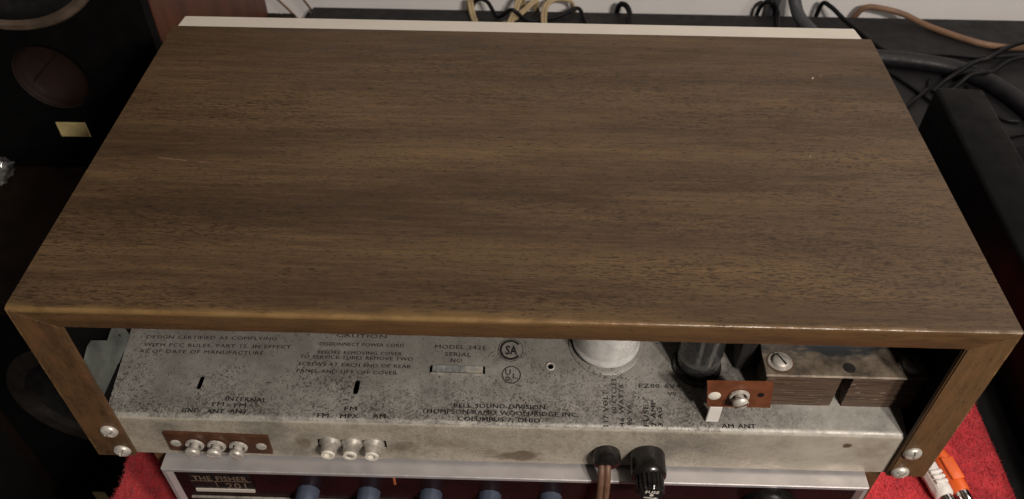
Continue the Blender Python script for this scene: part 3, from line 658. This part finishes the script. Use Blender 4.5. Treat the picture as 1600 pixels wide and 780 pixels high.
for a, b in zip(rings[:-1], rings[1:]):
    for k in range(4): fr.faces.new((a[k], a[(k+1) % 4], b[(k+1) % 4], b[k]))
a, b = rings[-1], rings[0]
for k in range(4): fr.faces.new((a[k], a[(k+1) % 4], b[(k+1) % 4], b[k]))
obj('front_frame', fr, 'alu', rc)
obj('dial_panel', box(FX0+0.0046, FX1-0.0046, -0.0032, 0.0050, FB+0.0046, FZ-0.0046), 'maroon', rc)
npl = obj('name_plate', box(-0.1662, -0.1335, -0.0037, -0.0033, -0.0240, -0.0095), 'bakelite', rc)
sobj('plate_border', box(-0.1650, -0.1340, -0.0043, -0.0033, -0.0266, -0.0241), 'cream', npl)
sobj('plate_rule', box(-0.1655, -0.1342, -0.0039, -0.0038, -0.0166, -0.0162), 'gold', npl)
sobj('plate_rule', box(-0.1530, -0.1526, -0.0039, -0.0038, -0.0238, -0.0167), 'gold', npl)
sub(text('lettering', 'THE FISHER', (-0.1640, -0.0039, -0.0156), (1, 0, 0), (0, 0, 1), 0.0285, 0.0046, 'gold', None, 0.02), npl)
sub(text('lettering', '201', (-0.1480, -0.0039, -0.0234), (1, 0, 0), (0, 0, 1), 0.0105, 0.0058, 'gold', None, 0.01), npl)
obj('trim_strip', box(FX0+0.008, FX1-0.008, -0.0045, -0.0033, -0.0340, -0.0322, 0.0004), 'tin', rc)
obj('dial_pointer', box(-0.0594, -0.0580, -0.0040, -0.0033, -0.0150, -0.0085, 0.0003), 'pointer_orange', rc)
for x in (-0.1055, -0.0735, -0.0408, -0.0098, 0.0222):
    bm = bmesh.new(); n = 40; rings = []
    for (rr_, yy) in ((0.0060, -0.0033), (0.0058, -0.0105), (0.0050, -0.0120), (0.0, -0.0122)):
        rings.append([bm.verts.new((x+(rr_+(0.0002 if k % 4 < 2 and yy > -0.0105 else 0))*math.cos(2*math.pi*k/n), yy, -0.0246+(rr_+(0.0002 if k % 4 < 2 and yy > -0.0105 else 0))*math.sin(2*math.pi*k/n))) for k in range(n)] if rr_ else [bm.verts.new((x, yy, -0.0246))])
    for a, b in zip(rings[:-1], rings[1:]):
        for k in range(n):
            if len(b) == 1: bm.faces.new((a[k], a[(k+1) % n], b[0]))
            else: bm.faces.new((a[k], a[(k+1) % n], b[(k+1) % n], b[k]))
    obj('knob', bm, 'blueknob', rc, 35)
kn = obj('tuning_knob', lathe((0.1352, -0.0033, -0.0236), (0, -1, 0), [(0.0142, 0), (0.0142, 0.0060), (0.0136, 0.0068), (0.0105, 0.0070)], 48), 'bakelite', rc, 35)
sobj('knob_inlay', lathe((0.1352, -0.0102, -0.0236), (0, -1, 0), [(0.0112, 0), (0.0112, 0.0012), (0.0098, 0.0020), (0.0, 0.0014)], 48), 'chrome', kn, 35)
for x in (-0.15, 0.15):
    for y in (0.03, 0.26): obj('foot', lathe((x, y, TZ+0.0046), (0, 0, 1), [(0.008, 0), (0.009, FB+0.001-TZ-0.0047)], 20), 'bakelite', rc)

# ------------------------------------------------------------------ plugs on the cloth
def plug(mat, tip, tail, label, flats):
    tip, tail = Vector(tip), Vector(tail); d = (tail-tip).normalized(); L = (tail-tip).length
    r = root('plug', tip, label, 'plug', None)
    k = 0.92 if flats else 0.80
    prof = [(a*k, b) for a, b in ((0.0066, 0), (0.0072, 0.0012), (0.0074, 0.006), (0.0070, 0.014), (0.0074, L*0.62), (0.0066, L*0.8), (0.0040, L-0.003), (0.0034, L))]
    bm = lathe(tip, d, prof, 8 if flats else 28)
    if flats: bmesh.ops.bevel(bm, geom=bm.edges[:], offset=0.0006, segments=2, affect='EDGES')
    obj('plug_body', bm, mat, r, 40 if flats else 45)
    obj('plug_tip', lathe(tip-d*0.009, d, [(0.0042, 0), (0.0046, 0.0008), (0.0046, 0.0095)], 24), 'chrome', r, 40)
    # finger grips
    side = d.cross(Vector((0, 0, 1))).normalized(); upv = side.cross(d)
    for q in (range(3) if flats else range(1)):
        c = tip+d*(0.008+0.0035*q if flats else 0.015)+upv*0.0069*k
        bb = box(-0.0012 if flats else -0.008, 0.0012 if flats else 0.008, -0.0042, 0.0042, -0.0008, 0.0010, 0.0006)
        m4 = Matrix((d, side, upv)).transposed().to_4x4(); m4.translation = c; bmesh.ops.transform(bb, matrix=m4, verts=bb.verts[:])
        obj('grip', bb, mat, r, 40)
    e = tail+d*0.012
    obj('lead', tube(spline([tail-d*0.003, e, e+Vector((0.004, 0.05, -0.004)), e+Vector((-0.01, 0.12, -0.0045))], 8), 0.0022, 10), mat, r, 60)
    return r
ZC = TZ+0.0052+0.0074
plug('white_plastic', (0.2838, 0.0560, ZC-0.0006), (0.2760, 0.0900, ZC-0.0006), 'white ribbed plug lying on the red cloth beside the orange plug', True)
plug('orange_plastic', (0.2962, 0.0600, ZC-0.0015), (0.2890, 0.0960, ZC-0.0015), 'orange plug with metal tip lying on the red cloth beside the white plug', False)

# ------------------------------------------------------------------ black bar and adapter at the right
sbx = root('black_bar', (0.378, 0.2, TZ), 'long matte black bar lying on the table beside the tuner', 'bar')
obj('bar_body', box(0.3565, 0.3985, -0.03, 0.412, TZ+0.003, -0.042, 0.003, 3, rotz=-0.045), 'matteblack', sbx, 40)
for y in (0.0, 0.38): obj('foot', box(0.367, 0.388, y-0.01, y+0.01, TZ+0.0002, TZ+0.0034, rotz=-0.045), 'bakelite', sbx)
ad = root('power_adapter', (0.49, 0.33, TZ), 'black power adapter block standing by the long black bar', 'adapter')
obj('adapter_body', box(0.4250, 0.5250, 0.255, 0.395, TZ+0.0002, -0.086, 0.004, 3, rotz=0.30), 'matteblack', ad, 40)
ap_ = obj('adapter_lead', tube(spline([(0.470, 0.398, -0.11), (0.468, 0.42, -0.118), (0.480, 0.455, -0.1292), (0.53, 0.47, -0.1292)], 8), 0.0022, 8), 'blackcable', ad, 60)

# ------------------------------------------------------------------ cables on the table
def cable(name, pts, r, mat, label, cat='cable', group=None, n=10):
    o = obj(name, tube(spline(pts, 10), r, n), mat, None, 60); return tag(o, label, cat, group)
def zt(r): return TZ+r+0.0003
def zip_cord(pts, label):
    r0 = 0.0021; P = spline(pts, 10); bm = bmesh.new()
    for s_ in (-1, 1):
        Q = []
        for i, p in enumerate(P):
            t = (P[min(i+1, len(P)-1)]-P[max(i-1, 0)]).normalized(); sd = t.cross(Vector((0, 0, 1)))
            sd = sd.normalized() if sd.length > 0.2 else Vector((1, 0, 0)); Q.append(p+sd*s_*r0*0.85)
        tube(Q, r0, 8, bm)
    return tag(obj('zip_cord', bm, 'beigecable', None, 60), label, 'cord')
zz = zt(0.0022)
zip_cord([(-0.068, 0.703, -0.16), (-0.067, 0.700, -0.128), (-0.066, 0.692, -0.121), (-0.062, 0.675, zz), (-0.055, 0.646, zz), (-0.048, 0.60, zz), (-0.02, 0.52, zz), (0.0, 0.44, zz)], 'beige twin cord hanging straight over the table edge, alone')
zip_cord([(0.016, 0.703, -0.16), (0.013, 0.700, -0.126), (0.009, 0.690, -0.120), (-0.014, 0.667, zz), (-0.035, 0.645, zz), (-0.07, 0.60, zz), (-0.10, 0.50, zz)], 'beige twin cord crossing slantwise over another beige cord')
zip_cord([(-0.001, 0.703, -0.16), (-0.003, 0.700, -0.122), (-0.006, 0.688, -0.112), (-0.012, 0.668, -0.1205), (-0.018, 0.645, -0.1255), (-0.022, 0.59, zz), (-0.04, 0.5, zz), (-0.06, 0.43, zz)], 'beige twin cord lying on top where two beige cords cross')
zip_cord([(0.060, 0.702, -0.15), (0.055, 0.698, -0.122), (0.036, 0.692, -0.116), (0.024, 0.680, -0.120), (0.023, 0.650, zz), (0.03, 0.59, zz), (0.06, 0.5, zz)], 'beige twin cord bent in a hook around the black cord')
cable('black_cable', [(-0.068, 0.700, -0.150), (-0.060, 0.693, -0.121), (-0.046, 0.689, -0.1185), (-0.032, 0.672, zt(.0028)), (-0.015, 0.6605, -0.1132), (0.005, 0.664, zt(.0028)), (0.040, 0.676, zt(.0028)), (0.062, 0.684, -0.1225), (0.070, 0.672, zt(.0028)), (0.076, 0.640, zt(.0028)), (0.08, 0.56, zt(.0028))], 0.0024, 'blackcable', 'black cord winding between the beige cords at the wall', 'cord')
cable('black_cable', [(0.110, 0.704, -0.16), (0.112, 0.697, -0.128), (0.117, 0.690, -0.1195), (0.123, 0.682, -0.1225), (0.125, 0.655, zt(.0033)), (0.126, 0.58, zt(.0033)), (0.11, 0.5, zt(.0033))], 0.0033, 'blackcable', 'single short black cord hooked over the table edge', 'cord')
cable('thick_cable', [(0.299, 0.706, -0.155), (0.300, 0.703, -0.10), (0.306, 0.695, -0.088), (0.313, 0.686, -0.100), (0.320, 0.668, -0.118), (0.334, 0.635, zt(.0075)), (0.350, 0.59, zt(.0075)), (0.36, 0.52, zt(.0075))], 0.0072, 'greycable', 'thick grey cable arching up against the white wall', 'cable', n=16)
cable('black_cable', [(0.280, 0.704, -0.155), (0.282, 0.698, -0.124), (0.292, 0.693, -0.114), (0.302, 0.6905, -0.1275), (0.296, 0.66, zt(.0026)), (0.28, 0.58, zt(.0026))], 0.0026, 'blackcable', 'small black cord loop at the foot of the thick grey cable', 'cord')
cable('black_cable', [(0.352, 0.704, -0.155), (0.354, 0.699, -0.120), (0.362, 0.690, -0.1175), (0.376, 0.674, -0.125), (0.390, 0.652, zt(.0028)), (0.399, 0.630, zt(.0028)), (0.408, 0.614, zt(.0028)), (0.424, 0.606, zt(.0028)), (0.475, 0.608, zt(.0028)), (0.514, 0.604, zt(.0028)), (0.560, 0.606, -0.1265), (0.62, 0.612, zt(.0028))], 0.0028, 'blackcable', 'thin black cord running from the wall along behind the hose-like cable', 'cord')
cable('tan_cord', [(0.395, 0.704, -0.15), (0.405, 0.699, -0.124), (0.425, 0.693, -0.1205), (0.450, 0.686, -0.124), (0.475, 0.666, zt(.0038)), (0.513, 0.636, zt(.0038)), (0.537, 0.626, zt(.0038)), (0.566, 0.624, zt(.0038)), (0.64, 0.628, zt(.0038))], 0.0036, 'browncable', 'tan brown cord sweeping across the table by the wall', 'cord')
cable('hose_cable', [(0.30, 0.592, zt(.0092)), (0.345, 0.592, zt(.0092)), (0.398, 0.587, zt(.0092)), (0.425, 0.583, zt(.0092)), (0.464, 0.572, zt(.0092)), (0.490, 0.552, zt(.0092)), (0.508, 0.524, zt(.0092)), (0.518, 0.497, zt(.0092)), (0.530, 0.454, zt(.0092)), (0.56, 0.42, zt(.0092))], 0.0090, 'hose', 'thick black hose-like cable curving across the table', 'cable', n=18)
tw = [(0.435, 0.534, zt(.0026)), (0.455, 0.551, -0.124), (0.478, 0.560, -0.1105), (0.492, 0.566, -0.1095), (0.512, 0.590, -0.122), (0.544, 0.612, -0.1195), (0.575, 0.622, -0.1175), (0.63, 0.632, -0.1265)]
cable('twisted_lead', tw, 0.0026, 'blackcable', 'upper strand of the twisted black lead over the hose-like cable', 'lead')
cable('twisted_lead', [(x+0.004*math.sin(i*2.3), y-0.010-0.004*i*0.5, max(z-0.0045, zt(.0024))) for i, (x, y, z) in enumerate(tw)], 0.0024, 'blackcable', 'lower strand of the twisted black lead over the hose-like cable', 'lead')
cable('thin_wire', [(0.395, 0.585-0.014, zt(.0022)), (0.403, 0.566, zt(.0022)), (0.422, 0.531, zt(.0022)), (0.440, 0.490, zt(.0022)), (0.46, 0.45, zt(.0022))], 0.0022, 'blackcable', 'thin black wire crossing under another behind the black bar', 'wire')
cable('thin_wire', [(0.372, 0.480, zt(.0022)), (0.400, 0.507, zt(.0022)), (0.4245, 0.5290, -0.1252), (0.434, 0.543, zt(.0022)), (0.44, 0.557, zt(.0022))], 0.0022, 'blackcable', 'thin black wire crossing over another behind the black bar', 'wire')
cable('thin_wire', [(0.476, 0.545, zt(.0024)), (0.481, 0.518, zt(.0024)), (0.484, 0.497, zt(.0024)), (0.496, 0.486, zt(.0024)), (0.506, 0.484, zt(.0024))], 0.0024, 'blackcable', 'thin black wire looping out beneath the hose-like cable', 'wire')
for k, (a, lab) in enumerate((([(-0.345, 0.7138, -0.05), (-0.318, 0.7138, -0.115), (-0.292, 0.7130, -0.150), (-0.268, 0.7120, -0.185), (-0.24, 0.7120, -0.26)], 'thin dark wire on the white wall beside the mahogany speaker'), ([(-0.300, 0.7138, -0.07), (-0.285, 0.7138, -0.115), (-0.268, 0.7130, -0.142), (-0.252, 0.7120, -0.18), (-0.245, 0.7120, -0.28)], 'thin dark wire on the white wall beside the table corner'))):
    cable('wall_wire', a, 0.0012, 'browncable', lab, 'wire')

# ------------------------------------------------------------------ the two speakers at the left
def speaker(name, x0, x1, y0, y1, z0, z1, label, mat='spkwood'):
    r = root(name, ((x0+x1)/2, (y0+y1)/2, z0), label, 'speaker')
    t = 0.016
    bm = bmesh.new()
    box(x0, x0+t, y0, y1, z0, z1, 0.001, 1, bm); box(x1-t, x1, y0, y1, z0, z1, 0.001, 1, bm)
    box(x0+t+0.0002, x1-t-0.0002, y0, y1, z0, z0+t, 0.001, 1, bm); box(x0+t+0.0002, x1-t-0.0002, y0, y1, z1-t, z1, 0.001, 1, bm)
    box(x0+t+0.0002, x1-t-0.0002, y1-t, y1-0.001, z0+t+0.0002, z1-t-0.0002, 0, 1, bm)
    obj('cabinet', bm, mat, r)
    return r
# far speaker standing on the near one
s1 = speaker('loudspeaker', -0.545, -0.300, 0.384, 0.655, -0.1215, 0.42, 'mahogany sided loudspeaker with big woofer, standing on top of another speaker')
def drilled_baffle(x0, x1, z0, z1, y, t, holes):
    bm = box(x0, x1, y, y+t, z0, z1); me = bpy.data.meshes.new('b'); bm.to_mesh(me); bm.free(); o = bpy.data.objects.new('b', me); col.objects.link(o)
    cb = bmesh.new()
    for (hx, hz, hr) in holes: lathe((hx, y-0.02, hz), (0, 1, 0), [(hr, 0), (hr, t+0.04)], 40, cb)
    bmesh.ops.recalc_face_normals(cb, faces=cb.faces[:])
    cm = bpy.data.meshes.new('c'); cb.to_mesh(cm); cb.free(); c = bpy.data.objects.new('c', cm); col.objects.link(c)
    md = o.modifiers.new('b', 'BOOLEAN'); md.object = c; md.solver = 'EXACT'; m = evaluated(o); bpy.data.objects.remove(o); bpy.data.objects.remove(c); return m
obj('baffle', drilled_baffle(-0.5448, -0.3004, -0.1213, 0.4198, 0.3715, 0.0124, [(-0.408, 0.122, 0.094), (-0.3980, -0.0225, 0.0302)]), 'spkblack', s1)
wf = obj('woofer', lathe((-0.408, 0.3712, 0.122), (0, -1, 0), [(0.0905, 0.0015), (0.0935, 0.0045), (0.0975, 0.0045), (0.0990, 0.0030), (0.0990, 0.0003)], 72, cap=False), 'rimtan', s1, 40)
sobj('surround', lathe((-0.408, 0.3712, 0.122), (0, -1, 0), [(0.072, -0.004), (0.076, 0.003), (0.082, 0.005), (0.088, 0.003), (0.0905, 0.0012)], 72, cap=False), 'cone', wf, 60)
sobj('cone', lathe((-0.408, 0.3712, 0.122), (0, -1, 0), [(0.0, -0.036), (0.022, -0.030), (0.030, -0.046), (0.0725, -0.004)], 64, cap=False), 'cone', wf, 60)
pt = obj('port', lathe((-0.3980, 0.3713, -0.0225), (0, 1, 0), [(0.0316, -0.0008), (0.0300, 0.0008), (0.0298, 0.0060), (0.0250, 0.0105), (0, 0.0135)], 40, cap=False), 'portbrown', s1, 60)
pd = box(-0.0005, 0.0005, 0.3795, 0.3860, -0.0255, 0.0265); bmesh.ops.transform(pd, matrix=Matrix.Translation((-0.4035, 0, -0.0165)) @ Matrix.Rotation(0.83, 4, 'Y'), verts=pd.verts[:])
sobj('port_divider', pd, 'darkwood', pt)
obj('yellow_label', box(-0.4135, -0.3870, 0.3706, 0.3713, -0.0855, -0.0700, 0.0002, 1), 'yellow', s1)
# near speaker, on the floor
s2 = speaker('loudspeaker', -0.486, -0.270, 0.2035, 0.66, -0.76, -0.1225, 'dark loudspeaker on the floor with a grey ringed driver, carrying another speaker', 'darkwood')
obj('baffle', drilled_baffle(-0.4698, -0.2862, -0.7438, -0.1387, 0.2005, 0.012, [(-0.374, -0.246, 0.060)]), 'spkblack', s2)
dr = obj('driver_ring', lathe((-0.374, 0.2003, -0.246), (0, -1, 0), [(0.058, -0.006), (0.059, 0.002), (0.062, 0.003), (0.073, 0.0022), (0.0745, 0.0002)], 64, cap=False), 'ring', s2, 40)
sobj('cone', lathe((-0.374, 0.2003, -0.246), (0, -1, 0), [(0.0, -0.03), (0.018, -0.024), (0.024, -0.036), (0.0585, -0.004)], 48, cap=False), 'cone', dr, 60)
obj('yellow_label', box(-0.4375, -0.4240, 0.1994, 0.2003, -0.440, -0.4165, 0.0002, 1), 'yellow', s2)
# scrap of crumpled clear film on the near speaker's top
cb = bmesh.new(); bmesh.ops.create_icosphere(cb, subdivisions=3, radius=0.012)
for v in cb.verts:
    k = 1+0.55*noise.noise(v.co*190)+0.35*noise.noise(v.co*420+Vector((3, 1, 2))); v.co = Vector((v.co.x*k, v.co.y*k*1.5, max(-0.0085, v.co.z*k*1.0)))
bmesh.ops.translate(cb, verts=cb.verts[:], vec=(-0.4775, 0.350, -0.1225+0.0087))
cf = obj('crumpled_foil', cb, 'foil'); tag(cf, 'small crumpled shiny foil scrap on top of the lower speaker', 'foil')
